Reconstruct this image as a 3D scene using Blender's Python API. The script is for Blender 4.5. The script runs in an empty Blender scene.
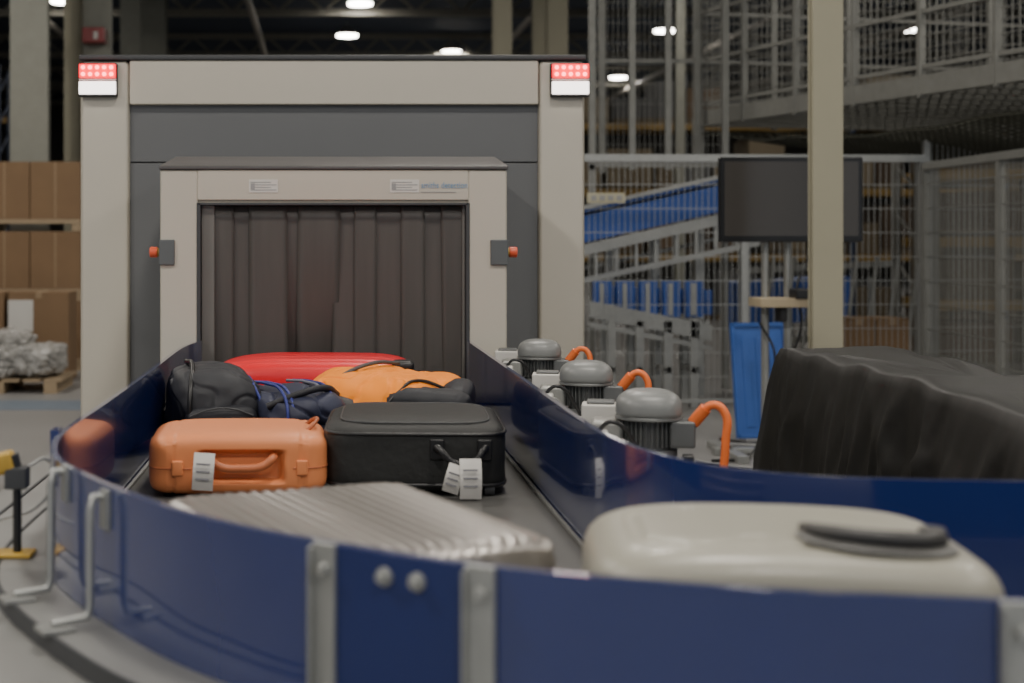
import bpy, bmesh, math, random
from mathutils import Vector, Matrix, noise
random.seed(7)
R = math.radians
CZ = 1.45
def S(px, py, Y):
    return ((px-324)*Y/1422.0, Y, CZ+(241-py)*Y/1422.0)

# ---------------------------------------------------------------- materials
MATS = {}
def mat(name, col, rough=0.5, metal=0.0, var=0.12, scale=8.0, bump=0.0, coat=0.0, spec=0.5, stretch=None, cior=1.5):
    if name in MATS: return MATS[name]
    m = bpy.data.materials.new(name); m.use_nodes = True
    nt = m.node_tree; N = nt.nodes; L = nt.links
    b = N['Principled BSDF']
    b.inputs['Roughness'].default_value = rough
    b.inputs['Metallic'].default_value = metal
    b.inputs['Specular IOR Level'].default_value = spec
    b.inputs['Coat Weight'].default_value = coat
    b.inputs['Coat Roughness'].default_value = 0.05
    b.inputs['Coat IOR'].default_value = cior
    tc = N.new('ShaderNodeTexCoord'); mp = N.new('ShaderNodeMapping')
    if stretch: mp.inputs['Scale'].default_value = stretch
    nz = N.new('ShaderNodeTexNoise'); nz.inputs['Scale'].default_value = scale; nz.inputs['Detail'].default_value = 5
    rp = N.new('ShaderNodeMixRGB')
    c = Vector(col)
    rp.inputs[1].default_value = (*(c*(1-var)), 1); rp.inputs[2].default_value = (*(min(1, v*(1+var)) for v in c), 1)
    L.new(tc.outputs['Object'], mp.inputs[0]); L.new(mp.outputs[0], nz.inputs['Vector'])
    L.new(nz.outputs['Fac'], rp.inputs[0]); L.new(rp.outputs[0], b.inputs['Base Color'])
    if bump > 0:
        bp = N.new('ShaderNodeBump'); bp.inputs['Strength'].default_value = bump; bp.inputs['Distance'].default_value = 0.01
        L.new(nz.outputs['Fac'], bp.inputs['Height']); L.new(bp.outputs[0], b.inputs['Normal'])
    MATS[name] = m; return m
def emit(name, col, st):
    m = bpy.data.materials.new(name); m.use_nodes = True
    b = m.node_tree.nodes['Principled BSDF']
    b.inputs['Base Color'].default_value = (*col, 1)
    b.inputs['Emission Color'].default_value = (*col, 1); b.inputs['Emission Strength'].default_value = st
    return m

BEIGE = mat('beige_paint', (0.51, 0.475, 0.405), 0.42, var=0.04, scale=3)
BEIGE2 = mat('column_paint', (0.38, 0.355, 0.26), 0.6, var=0.08, scale=2)
GREY = mat('grey_panel', (0.125, 0.128, 0.132), 0.45, var=0.05, scale=3)
DGREY = mat('dark_grey', (0.05, 0.052, 0.056), 0.5)
BLUE = mat('blue_guard_paint', (0.013, 0.027, 0.135), 0.2, var=0.12, scale=5, coat=1.0, cior=1.6)
BLUE2 = mat('blue_machine_paint', (0.03, 0.085, 0.33), 0.45, var=0.15, scale=4)
GALV = mat('galvanised_steel', (0.38, 0.385, 0.37), 0.42, 0.6, var=0.15, scale=25)
GALVD = mat('weathered_steel', (0.25, 0.25, 0.23), 0.5, 0.4, var=0.2, scale=10)
STEEL = mat('brushed_steel_rim', (0.30, 0.30, 0.29), 0.45, 0.5, var=0.1, scale=6)
BELT = mat('belt_rubber', (0.12, 0.118, 0.112), 0.28, var=0.2, scale=12, stretch=(1, .15, 1))
RUBBER = mat('curtain_rubber', (0.080, 0.073, 0.067), 0.42, var=0.3, scale=3, stretch=(6, 1, .5))
BLACK = mat('black_plastic', (0.012, 0.012, 0.013), 0.4)
WHITE = mat('white_plastic', (0.62, 0.60, 0.56), 0.5, var=0.05)
ORANGE = mat('orange_cable', (0.85, 0.18, 0.04), 0.4, var=0.05)
CARD = mat('cardboard', (0.22, 0.135, 0.07), 0.8, var=0.15, scale=3)
WOOD = mat('pallet_wood', (0.36, 0.27, 0.17), 0.8, var=0.25, scale=5, stretch=(1, 8, 8))
YEL = mat('yellow_paint', (0.45, 0.28, 0.04), 0.5)
RED = mat('red_paint', (0.25, 0.02, 0.02), 0.4)
MOTOR = mat('motor_grey', (0.13, 0.135, 0.135), 0.42, 0.2, var=0.15)

# ---------------------------------------------------------------- helpers
def empty(name, loc=(0, 0, 0)):
    e = bpy.data.objects.new(name, None); e.location = loc; e.empty_display_size = 0.1
    bpy.context.collection.objects.link(e); return e
def fin(me_name, bm, m, parent=None, smooth=False, bevel=0, seg=3, loc=(0, 0, 0), rot=(0, 0, 0), autos=True):
    me = bpy.data.meshes.new(me_name); bm.normal_update(); bm.to_mesh(me); bm.free()
    for mm in (m if isinstance(m, (list, tuple)) else [m]): me.materials.append(mm)
    o = bpy.data.objects.new(me_name, me); bpy.context.collection.objects.link(o)
    o.location = loc; o.rotation_euler = rot
    if bevel:
        b = o.modifiers.new('bevel', 'BEVEL'); b.width = bevel; b.segments = seg; b.limit_method = 'ANGLE'; b.angle_limit = R(40)
        smooth = True
    if smooth:
        for p in me.polygons: p.use_smooth = True
        if bevel:
            w = o.modifiers.new('wn', 'WEIGHTED_NORMAL'); w.keep_sharp = False
    if parent: o.parent = parent
    return o
def addbox(bm, x0, x1, y0, y1, z0, z1, M=None, mi=0):
    co = [(x0,y0,z0),(x1,y0,z0),(x1,y1,z0),(x0,y1,z0),(x0,y0,z1),(x1,y0,z1),(x1,y1,z1),(x0,y1,z1)]
    v = [bm.verts.new((M @ Vector(c)) if M else c) for c in co]
    for f in ((0,3,2,1),(4,5,6,7),(0,1,5,4),(1,2,6,5),(2,3,7,6),(3,0,4,7)):
        bm.faces.new([v[i] for i in f]).material_index = mi
def box(name, x0, x1, y0, y1, z0, z1, m, parent=None, bevel=0.004, loc=(0,0,0), rot=(0,0,0), seg=2):
    bm = bmesh.new(); addbox(bm, x0, x1, y0, y1, z0, z1)
    return fin(name, bm, m, parent, bevel=bevel, seg=seg, loc=loc, rot=rot)
def addbar(bm, a, b, w, w2=None, mi=0):
    a = Vector(a); b = Vector(b); d = b-a; L = d.length
    if L < 1e-5: return
    q = d.to_track_quat('Z', 'Y'); M = Matrix.Translation(a) @ q.to_matrix().to_4x4()
    w2 = w2 or w
    addbox(bm, -w/2, w/2, -w2/2, w2/2, 0, L, M, mi)
def addcyl(bm, a, b, r, seg=16, r2=None, mi=0):
    a = Vector(a); b = Vector(b); d = b-a; q = d.to_track_quat('Z', 'Y')
    M = Matrix.Translation((a+b)/2) @ q.to_matrix().to_4x4()
    r = bmesh.ops.create_cone(bm, cap_ends=True, segments=seg, radius1=r, radius2=r if r2 is None else r2, depth=d.length, matrix=M)
    for v in r['verts']:
        for f in v.link_faces: f.material_index = mi
def cyl(name, a, b, r, m, parent=None, seg=20, bevel=0.0, r2=None):
    bm = bmesh.new(); addcyl(bm, a, b, r, seg, r2)
    o = fin(name, bm, m, parent, smooth=True, bevel=bevel)
    if not bevel:
        try: o.data.set_sharp_from_angle(angle=R(40))
        except Exception: pass
    return o
def tube(name, pts, r, m, parent=None, cyclic=False, smooth=True):
    cu = bpy.data.curves.new(name, 'CURVE'); cu.dimensions = '3D'; cu.bevel_depth = r; cu.bevel_resolution = 4; cu.use_fill_caps = True
    if smooth:
        sp = cu.splines.new('BEZIER'); sp.bezier_points.add(len(pts)-1)
        for bp, p in zip(sp.bezier_points, pts):
            bp.co = p; bp.handle_left_type = bp.handle_right_type = 'AUTO'
    else:
        sp = cu.splines.new('POLY'); sp.points.add(len(pts)-1)
        for bp, p in zip(sp.points, pts): bp.co = (*p, 1)
    sp.use_cyclic_u = cyclic
    cu.materials.append(m)
    o = bpy.data.objects.new(name, cu); bpy.context.collection.objects.link(o)
    if parent: o.parent = parent
    return o
def catmull(P, n=10):
    P = [Vector((*p, 0)) for p in P]; P = [2*P[0]-P[1]]+P+[2*P[-1]-P[-2]]; out = []
    for i in range(1, len(P)-2):
        a, b, c, d = P[i-1:i+3]
        for k in range(n):
            t = k/n
            out.append(0.5*((2*b)+(c-a)*t+(2*a-5*b+4*c-d)*t*t+(3*b-a-3*c+d)*t**3))
    out.append(P[-2]); return out
def tang(path, i):
    a = path[max(0, i-1)]; b = path[min(len(path)-1, i+1)]; return (b-a).normalized()
def sweep(name, path, prof, m, parent, closed=True, sm=True):
    bm = bmesh.new(); rows = []
    for i, p in enumerate(path):
        t = tang(path, i); n = Vector((-t.y, t.x, 0))
        rows.append([bm.verts.new((p.x+n.x*o, p.y+n.y*o, z)) for o, z in prof])
    k = len(prof)
    for i in range(len(rows)-1):
        for j in range(k if closed else k-1):
            bm.faces.new((rows[i][j], rows[i][(j+1) % k], rows[i+1][(j+1) % k], rows[i+1][j]))
    if closed:
        bm.faces.new(rows[0]); bm.faces.new(rows[-1][::-1])
    bmesh.ops.recalc_face_normals(bm, faces=bm.faces)
    o = fin(name, bm, m, parent, smooth=sm)
    o.data.set_sharp_from_angle(angle=R(30)); return o
def blob(name, sx, sy, sz, m, parent=None, p=6, amp=0.0, freq=4, loc=(0,0,0), rot=(0,0,0), cuts=28, fn=None, seed=0, crease=.4):
    bm = bmesh.new(); bmesh.ops.create_cube(bm, size=2)
    bmesh.ops.subdivide_edges(bm, edges=bm.edges[:], cuts=cuts, use_grid_fill=True)
    for v in bm.verts:
        c = v.co; n = (abs(c.x)**p+abs(c.y)**p+abs(c.z)**p)**(1/p)
        c = c/n
        q = Vector((c.x*sx/2, c.y*sy/2, c.z*sz/2))
        if fn: q = fn(q, c)
        if amp:
            qq = Vector((q.x*1.0, q.y*.7, q.z*1.3))
            d = noise.noise(qq*freq+Vector((seed, 3, 1)))+0.35*noise.noise(qq*freq*2.3+Vector((seed, 7, 1)))
            cr = abs(noise.noise(qq*freq*1.3+Vector((seed, 1, 9))))
            q = q+c.normalized()*(d*amp-amp*crease*max(0, .10-cr)/.10*.5)
        v.co = q
    return fin(name, bm, m, parent, smooth=True, loc=loc, rot=rot)

# ---------------------------------------------------------------- room shell
mfl = mat('concrete_floor', (0.24, 0.235, 0.23), 0.4, var=0.18, scale=0.9, bump=0.02)
box('floor', -16, 22, -8, 56, -0.2, 0, mfl, bevel=0)
box('ceiling', -16, 22, -8, 56, 7.0, 7.2, mat('ceiling_dark', (0.045, 0.06, 0.09), 0.8), bevel=0)
mw = mat('wall_paint', (0.09, 0.086, 0.078), 0.8, var=0.25, scale=0.5)
box('wall_back', -16, 22, 56, 56.3, 0, 7, mw, bevel=0)
box('wall_left', -16.3, -16, -8, 56, 0, 7, mw, bevel=0)
box('wall_right', 22, 22.3, -8, 56, 0, 7, mw, bevel=0)
bm = bmesh.new()
for Y in (20, 26, 31, 38, 45, 51):
    addbox(bm, -16, 22, Y-.1, Y+.1, 6.35, 6.5); addbox(bm, -16, 22, Y-.06, Y+.06, 6.85, 6.99)
    for k in range(38):
        x = -16+k
        addbar(bm, (x, Y, 6.45), (x+.5, Y, 6.9), .06); addbar(bm, (x+.5, Y, 6.9), (x+1, Y, 6.45), .06)
fin('roof_truss', bm, mat('truss_paint', (0.20, 0.19, 0.16), 0.6))
bm = bmesh.new()
for X in (-6, -1.5, 4.4, 9.5, 13):
    addcyl(bm, (X, 12, 6.2), (X, 55, 6.2), .07, 12)
fin('ceiling_pipes', bm, mat('pipe_paint', (0.3, 0.28, 0.25), 0.5))

# ---------------------------------------------------------------- camera
cam = bpy.data.cameras.new('camera'); co = bpy.data.objects.new('camera', cam)
bpy.context.collection.objects.link(co); bpy.context.scene.camera = co
co.location = (0, 0, CZ); co.rotation_euler = (R(90), 0, 0)
cam.lens = 50; cam.sensor_width = 36; cam.shift_x = (512-324)/1024; cam.shift_y = -(341.5-241)/1024
cam.clip_start = 0.05; cam.clip_end = 200
cam.dof.use_dof = True; cam.dof.focus_distance = 4.4; cam.dof.aperture_fstop = 2.8

# ---------------------------------------------------------------- lights
LED = emit('lamp_lens', (1.0, 0.95, 0.86), 28)
def lamp(x, y, p=230, r=.28):
    e = empty('high_bay_light', (x, y, 6.5))
    bm = bmesh.new(); addcyl(bm, (0, 0, .02), (0, 0, .22), r, 24, r*.45); addcyl(bm, (0, 0, .22), (0, 0, .33), .02, 8)
    fin('housing', bm, GALV, e)
    bm = bmesh.new(); addcyl(bm, (0, 0, -.02), (0, 0, .018), r*.92, 24)
    fin('lens', bm, LED, e)
    l = bpy.data.lights.new('lamp', 'AREA'); l.shape = 'DISK'; l.size = .9; l.energy = p; l.color = (1, .94, .85)
    lo = bpy.data.objects.new('lamp', l); bpy.context.collection.objects.link(lo); lo.location = (0, 0, -.06); lo.parent = e
for x in (-5, 1, 7):
    for y, p in ((-3, 180), (2.2, 180), (8, 130), (14, 90)): lamp(x, y, p*(1.3 if x < 0 else .9))
for x, y in ((.77, 30.3), (.57, 35), (3.4, 38), (8.2, 34.2), (9.1, 44), (14, 34), (-5.5, 30), (-7.5, 24), (14.5, 41), (6.5, 22), (2.2, 47), (13, 24), (5.6, 46)):
    lamp(x, y, 60)
w = bpy.data.worlds.new('world'); bpy.context.scene.world = w; w.use_nodes = True
w.node_tree.nodes['Background'].inputs[0].default_value = (.85, .92, 1, 1); w.node_tree.nodes['Background'].inputs[1].default_value = .55

# ---------------------------------------------------------------- scanner
sc = empty('xray_baggage_scanner')
Yf = 5.9
xl0, xl1, xr0, xr1 = -1.012, -.809, .892, 1.083
box('column_left_panel', xl0, xl1, Yf, Yf+.35, 0.0, 2.2, BEIGE, sc, .016, seg=1)
box('column_right_panel', xr0, xr1, Yf, Yf+.35, 0.0, 2.2, BEIGE, sc, .016, seg=1)
box('header_panel', xl1+.002, xr0-.002, Yf, Yf+.35, 2.016, 2.2, BEIGE, sc, .006)
box('top_cap', xl0-.005, xr1+.005, Yf-.008, 8.3, 2.2, 2.222, DGREY, sc, .006)
box('front_panel_upper', xl1, xr0, Yf+.03, Yf+.1, 1.78, 2.016, GREY, sc, .002)
box('front_panel_left', xl1, -.45, Yf+.03, Yf+.1, 0.0, 1.775, GREY, sc, .002)
box('front_panel_right', .52, xr0, Yf+.03, Yf+.1, 0.0, 1.775, GREY, sc, .002)
box('front_panel_mid', -.45, .52, Yf+.03, Yf+.1, 1.56, 1.775, GREY, sc, .002)
box('side_left', xl0+.02, xl0+.06, Yf+.35, 8.3, 0, 2.2, GREY, sc)
box('side_right', xr1-.06, xr1-.02, Yf+.35, 8.3, 0, 2.2, GREY, sc)
box('rear_panel', xl0+.06, xr1-.06, 8.2, 8.3, 0, 2.2, BEIGE, sc)
Yh = 5.3; hx0, hx1, ox0, ox1, oz = -.611, .682, -.47, .537, 1.583
box('hood_jamb_left', hx0, ox0, Yh, Yf+.03, .35, 1.715, BEIGE, sc, .008)
box('hood_jamb_right', ox1, hx1, Yh, Yf+.03, .35, 1.715, BEIGE, sc, .008)
box('hood_lintel', ox0-.002, ox1+.002, Yh, Yf+.03, 1.602, 1.715, BEIGE, sc, .004)
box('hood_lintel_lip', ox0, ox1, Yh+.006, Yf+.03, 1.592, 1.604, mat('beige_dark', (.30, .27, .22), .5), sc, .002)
bm = bmesh.new()
a = [(hx0-.004, Yh-.006), (hx1+.004, Yh-.006), (hx1+.004, Yf+.03), (hx0-.004, Yf+.03)]
b_ = [(hx0+.045, Yh+.13), (hx1-.03, Yh+.13), (hx1-.03, Yf+.03), (hx0+.045, Yf+.03)]
v0 = [bm.verts.new((*p, 1.716)) for p in a]; v1 = [bm.verts.new((*p, 1.73)) for p in a]; v2 = [bm.verts.new((*p, 1.772)) for p in b_]
bm.faces.new(v0[::-1]); bm.faces.new(v2)
for A, B in ((v0, v1), (v1, v2)):
    for i in range(4): bm.faces.new((A[i], A[(i+1) % 4], B[(i+1) % 4], B[i]))
fin('hood_cap', bm, mat('cap_grey', (.085, .08, .08), .4), sc, bevel=.004)
box('opening_trim_left', ox0-.004, ox0+.010, Yh-.004, Yh+.24, .7, oz+.010, DGREY, sc, .002)
box('opening_trim_right', ox1-.008, ox1+.006, Yh-.004, Yh+.24, .7, oz+.010, DGREY, sc, .002)
box('opening_trim_top', ox0, ox1, Yh-.004, Yh+.24, oz, oz+.010, DGREY, sc, .002)
box('curtain_side_flange', ox0+.012, ox0+.06, Yh+.02, Yh+.03, .83, oz, mat('flange_grey', (.14, .135, .125), .5), sc, .002)
box('curtain_side_flange', ox1-.02, ox1-.009, Yh+.02, Yh+.03, .83, oz, MATS['flange_grey'], sc, .002)
box('tunnel_interior', ox0, ox1, Yf+.5, Yf+.52, .4, 1.6, BLACK, sc, 0)
# curtain strips : wide overlapping flat rubber straps
edges = [-.415, -.35, -.27, -.15, -.085, .05, .125, .185, .30, .365, .45, .525]
bm = bmesh.new()
for k in range(len(edges)-1):
    xa, xb = edges[k]-.012, edges[k+1]+.012; yb = Yh+.034+(.009 if k % 2 else 0); ph = random.uniform(-.012, .012); tw = random.uniform(-.05, .05)
    rows = []
    for j in range(16):
        t = j/15; z = oz-.002-t*.74
        row = []
        for i in range(7):
            u = i/6; x = xa+(xb-xa)*u
            row.append(bm.verts.new((x+ph*t, yb+(u-.5)*(xb-xa)*tw*t*2+(.085*t*t*(1-.25*abs(u-.5)) if k in (3, 4) else .015*t), z)))
        rows.append(row)
    for j in range(15):
        for i in range(6): bm.faces.new((rows[j][i], rows[j][i+1], rows[j+1][i+1], rows[j+1][i]))
o = fin('lead_curtain_strips', bm, RUBBER, sc, smooth=True)
s = o.modifiers.new('s', 'SOLIDIFY'); s.thickness = .003
for sx, x in ((-1, hx0), (1, hx1)):
    xa, xb = (x-.004, x+.055) if sx < 0 else (x-.062, x+.004)
    box('estop_plate', xa, xb, Yh-.01, Yh+.14, 1.36, 1.455, mat('estop_grey', (.10, .11, .115), .5), sc, .004)
    cyl('estop_base', (x+sx*.003, Yh+.05, 1.408), (x+sx*.02, Yh+.05, 1.408), .016, YEL, sc)
    cyl('estop_button', (x+sx*.014, Yh+.05, 1.408), (x+sx*.044, Yh+.05, 1.408), .020, mat('estop_red', (.8, .12, .05), .35), sc, bevel=.004)
for px in (249, 390):
    x0, _, z1 = S(px, 179.5, Yh); x1, _, z0 = S(px+29, 192.5, Yh)
    bm = bmesh.new(); addbox(bm, x0, x1, Yh-.002, Yh-.0005, z0, z1)
    for k in range(4):
        zz = z0+.008+k*.0095
        addbox(bm, x0+.006, x1-.006-.02*(k % 2), Yh-.003, Yh-.0018, zz, zz+.003, None, 1)
    addbox(bm, x0+.006, x0+.022, Yh-.0032, Yh-.0018, z0+.012, z0+.034, None, 1)
    fin('label_sticker', bm, [WHITE, mat('print_grey', (.3, .3, .3), .6)], sc)
cu = bpy.data.curves.new('text', 'FONT'); cu.body = 'smiths detection'; cu.size = .036; cu.extrude = .0005
cu.materials.append(mat('print_blue', (.18, .32, .50), .5))
to = bpy.data.objects.new('maker_lettering', cu); bpy.context.collection.objects.link(to); to.parent = sc
to.location = (S(421, 188, Yh)[0], Yh-.002, S(0, 188, Yh)[2]); to.rotation_euler = (R(90), 0, 0); to.scale = (.72, .9, 1)
box('lettering_underline', S(421,0,Yh)[0], S(456,0,Yh)[0], Yh-.002, Yh, S(0,192.6,Yh)[2], S(0,191.8,Yh)[2], MATS['print_grey'], sc, 0)
REDL = emit('red_lamp', (1, .015, .03), 1.8); REDD = emit('red_led', (1, .16, .16), 8); WHL = emit('white_lamp', (1, .92, .87), 3.2)
for x0 in (xl0-.002, .936):
    box('lamp_housing', x0, x0+.16, Yf-.03, Yf+.0, 2.045, 2.185, BLACK, sc, .006)
    box('lamp_bezel', x0+.002, x0+.158, Yf-.036, Yf-.028, 2.114, 2.12, WHITE, sc, .001)
    box('lamp_red', x0+.004, x0+.156, Yf-.045, Yf-.03, 2.122, 2.18, REDL, sc, .004)
    box('lamp_white', x0+.004, x0+.156, Yf-.045, Yf-.03, 2.055, 2.108, WHL, sc, .004)
    bm = bmesh.new()
    for r in range(2):
        for k in range(5):
            addcyl(bm, (x0+.022+k*.029, Yf-.046, 2.137+r*.028), (x0+.022+k*.029, Yf-.049, 2.137+r*.028), .008, 12)
    fin('led_dots', bm, REDD, sc)

# ---------------------------------------------------------------- conveyor
BZ = .83
cv = empty('curved_baggage_conveyor')
outer = catmull([(-.455, 5.29), (-.49, 4.9), (-.49, 4.0), (-.495, 3.3), (-.50, 2.78), (-.472, 2.52), (-.408, 2.33), (-.253, 2.05), (-.13, 1.885), (0, 1.765), (.2, 1.625), (.45, 1.525), (.7, 1.475), (1.0, 1.44), (1.6, 1.42), (2.6, 1.42)])
inner = catmull([(.53, 5.29), (.53, 4.9), (.53, 4.0), (.528, 3.3), (.53, 2.8), (.545, 2.62), (.575, 2.48), (.62, 2.37), (.69, 2.285), (.78, 2.235), (.88, 2.21), (1.0, 2.195), (1.2, 2.18), (1.45, 2.175), (1.8, 2.17), (2.6, 2.17)])
bm = bmesh.new(); rows = [(bm.verts.new((a.x, a.y, BZ)), bm.verts.new((b.x, b.y, BZ)), bm.verts.new((b.x, b.y, BZ-.06)), bm.verts.new((a.x, a.y, BZ-.06))) for a, b in zip(outer, inner)]
for i in range(len(rows)-1):
    for j in range(4): bm.faces.new((rows[i][j], rows[i][(j+1) % 4], rows[i+1][(j+1) % 4], rows[i+1][j]))
bmesh.ops.recalc_face_normals(bm, faces=bm.faces)
fin('belt', bm, BELT, cv)
box('belt_infeed', -.46, .52, 5.25, 6.35, BZ-.06, BZ-.002, BELT, cv, 0)
sweep('guard_outer', outer, [(0, .832), (0, 1.08), (-.012, 1.08), (-.012, .832)], BLUE, cv)
sweep('guard_inner', inner, [(0, .832), (0, 1.08), (.012, 1.08), (.012, .832)], BLUE, cv)
sweep('wear_strip_outer', outer, [(.003, .832), (.003, .840), (.010, .838), (.010, .832)], STEEL, cv)
sweep('wear_strip_inner', inner, [(-.003, .832), (-.003, .840), (-.010, .838), (-.010, .832)], STEEL, cv)
sweep('frame_rim', outer, [(-.013, .87), (-.10, .87), (-.105, .862), (-.105, .842), (-.22, .842), (-.225, .834), (-.225, .79), (-.36, .79), (-.36, .5), (-.013, .5)], STEEL, cv)
sweep('frame_groove', outer, [(-.103, .866), (-.103, .872), (-.108, .872), (-.108, .84)], DGREY, cv)
sweep('frame_groove_lower', outer, [(-.222, .838), (-.222, .845), (-.228, .845), (-.228, .78)], DGREY, cv)
sweep('frame_inner', inner, [(.013, .86), (.07, .86), (.07, .5), (.013, .5)], STEEL, cv)
def near(path, x, y):
    i = min(range(len(path)), key=lambda i: (path[i].x-x)**2+(path[i].y-y)**2); return path[i], tang(path, i)
def atslope(path, s, lo=0):
    best = None
    for i in range(lo, len(path)-1):
        a, b = path[i], path[i+1]; fa = a.x-s*a.y; fb = b.x-s*b.y
        if fa*fb <= 0:
            t = fa/(fa-fb) if fa != fb else 0; best = (a.lerp(b, t), (b-a).normalized())
    return best
def wallM(p, t):
    ang = math.atan2(t.y, t.x); return Matrix.Translation((p.x, p.y, 0)) @ Matrix.Rotation(ang, 4, 'Z')
for s, wdt in ((.0068, .034), (.114, .036), (.4845, .036)):
    p, t = atslope(outer, s); M = wallM(p, t)
    bm = bmesh.new(); addbox(bm, -wdt/2, wdt/2, -.022, -.0125, .6, 1.081, M); addbox(bm, -wdt/2, -wdt/2+.004, -.032, -.022, .6, 1.076, M)
    for z in (1.05, .90): addcyl(bm, M @ Vector((0.003, -.02, z)), M @ Vector((0.003, -.032, z)), .009, 6)
    fin('strap_bracket', bm, GALV, cv, bevel=.0015)
for s, in ((.0485,), (.071,)):
    p, t = atslope(outer, s); M = wallM(p, t)
    bm = bmesh.new(); addcyl(bm, M @ Vector((0, -.012, 1.052)), M @ Vector((0, -.022, 1.052)), .011, 20); addcyl(bm, M @ Vector((0, -.02, 1.052)), M @ Vector((0, -.03, 1.052)), .007, 6)
    fin('guard_bolt', bm, GALV, cv, bevel=.001)
i0 = min(range(len(outer)), key=lambda i: abs(outer[i].x-.02)+abs(outer[i].y-1.75)); i1 = min(range(len(outer)), key=lambda i: abs(outer[i].x-.19)+abs(outer[i].y-1.63))
sweep('guard_joint_plate', outer[i0:i1+1], [(-.0125, .86), (-.0125, 1.079), (-.016, 1.079), (-.016, .86)], mat('blue_joint_plate', (.014, .026, .115), .3), cv)
for s, zt, rr_ in ((-.149, 1.065, .006), (-.177, 1.075, .007)):
    best = None
    for i in range(40, len(outer)-1):
        a = outer[i]
        if best is None and a.x/a.y > s: best = i
    p = outer[best]; t = tang(outer, best); M = wallM(p, t)
    tube('bent_support_rod', [M @ Vector(q) for q in ((0, -.004, zt), (0, -.035, zt), (0, -.04, zt-.02), (0, -.04, .90), (0, -.045, .885), (0, -.10, .882))], rr_, GALV, cv, smooth=False)
    bm = bmesh.new(); addbox(bm, -.022, .022, -.12, -.07, .871, .878, M); addbox(bm, -.014, .014, -.02, -.0122, zt-.05, zt+.01, M)
    fin('support_foot', bm, GALV, cv, bevel=.001)
p, t = near(outer, -.5, 2.75); M = wallM(p, t)
bm = bmesh.new(); addbox(bm, -.05, .0, -.03, -.013, .75, 1.085, M); addbox(bm, -.01, .015, -.022, -.013, .87, 1.07, M)
fin('guard_end_post', bm, BLUE, cv, bevel=.002)
bm = bmesh.new()
for x, y in ((-.5, 5.0), (.6, 5.0), (-.52, 3.6), (.6, 3.6), (-.62, 2.5), (-.2, 1.6), (.75, 1.15), (.9, 2.3), (1.7, 1.2), (1.7, 2.3)):
    addbox(bm, x-.03, x+.03, y-.03, y+.03, 0.01, .77); addbox(bm, x-.06, x+.06, y-.06, y+.06, 0, .012)
for y in (5.0, 3.6): addbox(bm, -.5, .6, y-.02, y+.02, .3, .35)
fin('legs', bm, STEEL, cv)
box('bed_pan', -.44, .5, 2.7, 5.3, .7, .765, STEEL, cv, .002)

def motor(x, y, rot, s=.84):
    e = empty('gear_motor', (x, y, .945)); e.rotation_euler = (0, 0, rot); e.scale = (s, s, s)
    bm = bmesh.new()
    addcyl(bm, (0, 0, .02), (0, 0, .115), .060, 28)
    for k in range(30):
        a = k*math.tau/30; addbox(bm, .056, .072, -.0018, .0018, .03, .11, Matrix.Rotation(a, 4, 'Z'))
    addcyl(bm, (0, 0, -.05), (0, 0, .022), .078, 28)
    fin('motor_body', bm, MOTOR, e, bevel=.001)
    def dfn(q, c):
        if q.z < 0: q.z *= .45
        return q
    blob('domed_fan_cover', .184, .184, .12, mat('fan_cover_grey', (.20, .205, .20), .38), e, p=2.7, loc=(0, 0, .128), cuts=20, fn=dfn)
    cyl('fan_cover_rim', (0, 0, .104), (0, 0, .114), .093, MATS['fan_cover_grey'], e, seg=32, bevel=.003)
    box('terminal_box', .055, .125, -.06, .03, .03, .105, MOTOR, e, .008)
    box('gearbox', -.16, -.07, -.05, .06, -.03, .10, mat('alu_cast', (.34, .34, .32), .4, .5), e, .014)
    cyl('gearbox_shaft_cap', (-.115, -.05, .03), (-.115, -.066, .03), .034, MATS['alu_cast'], e, bevel=.004)
    box('mount_plate', -.2, .14, -.34, .30, -.07, -.05, STEEL, e, .003)
    box('mount_leg', -.03, .03, 0, .06, -.945/s, -.07, STEEL, e, .003)
    box('junction_box', -.19, -.11, -.20, -.12, -.05, .085, WHITE, e, .006)
    box('frequency_drive', -.19, -.08, .12, .21, -.05, .125, WHITE, e, .006)
    box('drive_lid', -.175, -.095, .13, .2, .124, .134, MOTOR, e, .004)
    box('cover_strip', -.09, .07, -.27, -.14, -.05, .01, WHITE, e, .006)
    box('relay_box', -.18, -.12, -.32, -.24, -.05, .06, WHITE, e, .005)
    box('connector_block', .085, .115, -.2, -.15, -.05, .03, BLACK, e, .004)
    tube('orange_cable', [(.11, -.03, .09), (.14, -.05, .125), (.17, -.06, .152), (.198, -.065, .138), (.203, -.07, .05), (.19, -.07, -.08)], .0115, ORANGE, e)
    cyl('cable_gland', (.085, -.02, .07), (.12, -.037, .10), .016, BLACK, e)
    cyl('cable_connector', (.12, -.037, .10), (.152, -.053, .142), .017, ORANGE, e)
    tube('grey_cable', [(-.14, -.14, .08), (-.10, -.15, .11), (-.04, -.13, .05), (.0, -.12, -.05)], .006, BLACK, e)
    return e
for y, r in ((3.35, R(-12)), (4.15, R(-10)), (5.05, R(-8))):
    motor(.765, y, r)
box('cable_duct', .62, .66, 2.7, 5.8, .845, .875, GALV, None, .002)

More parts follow.
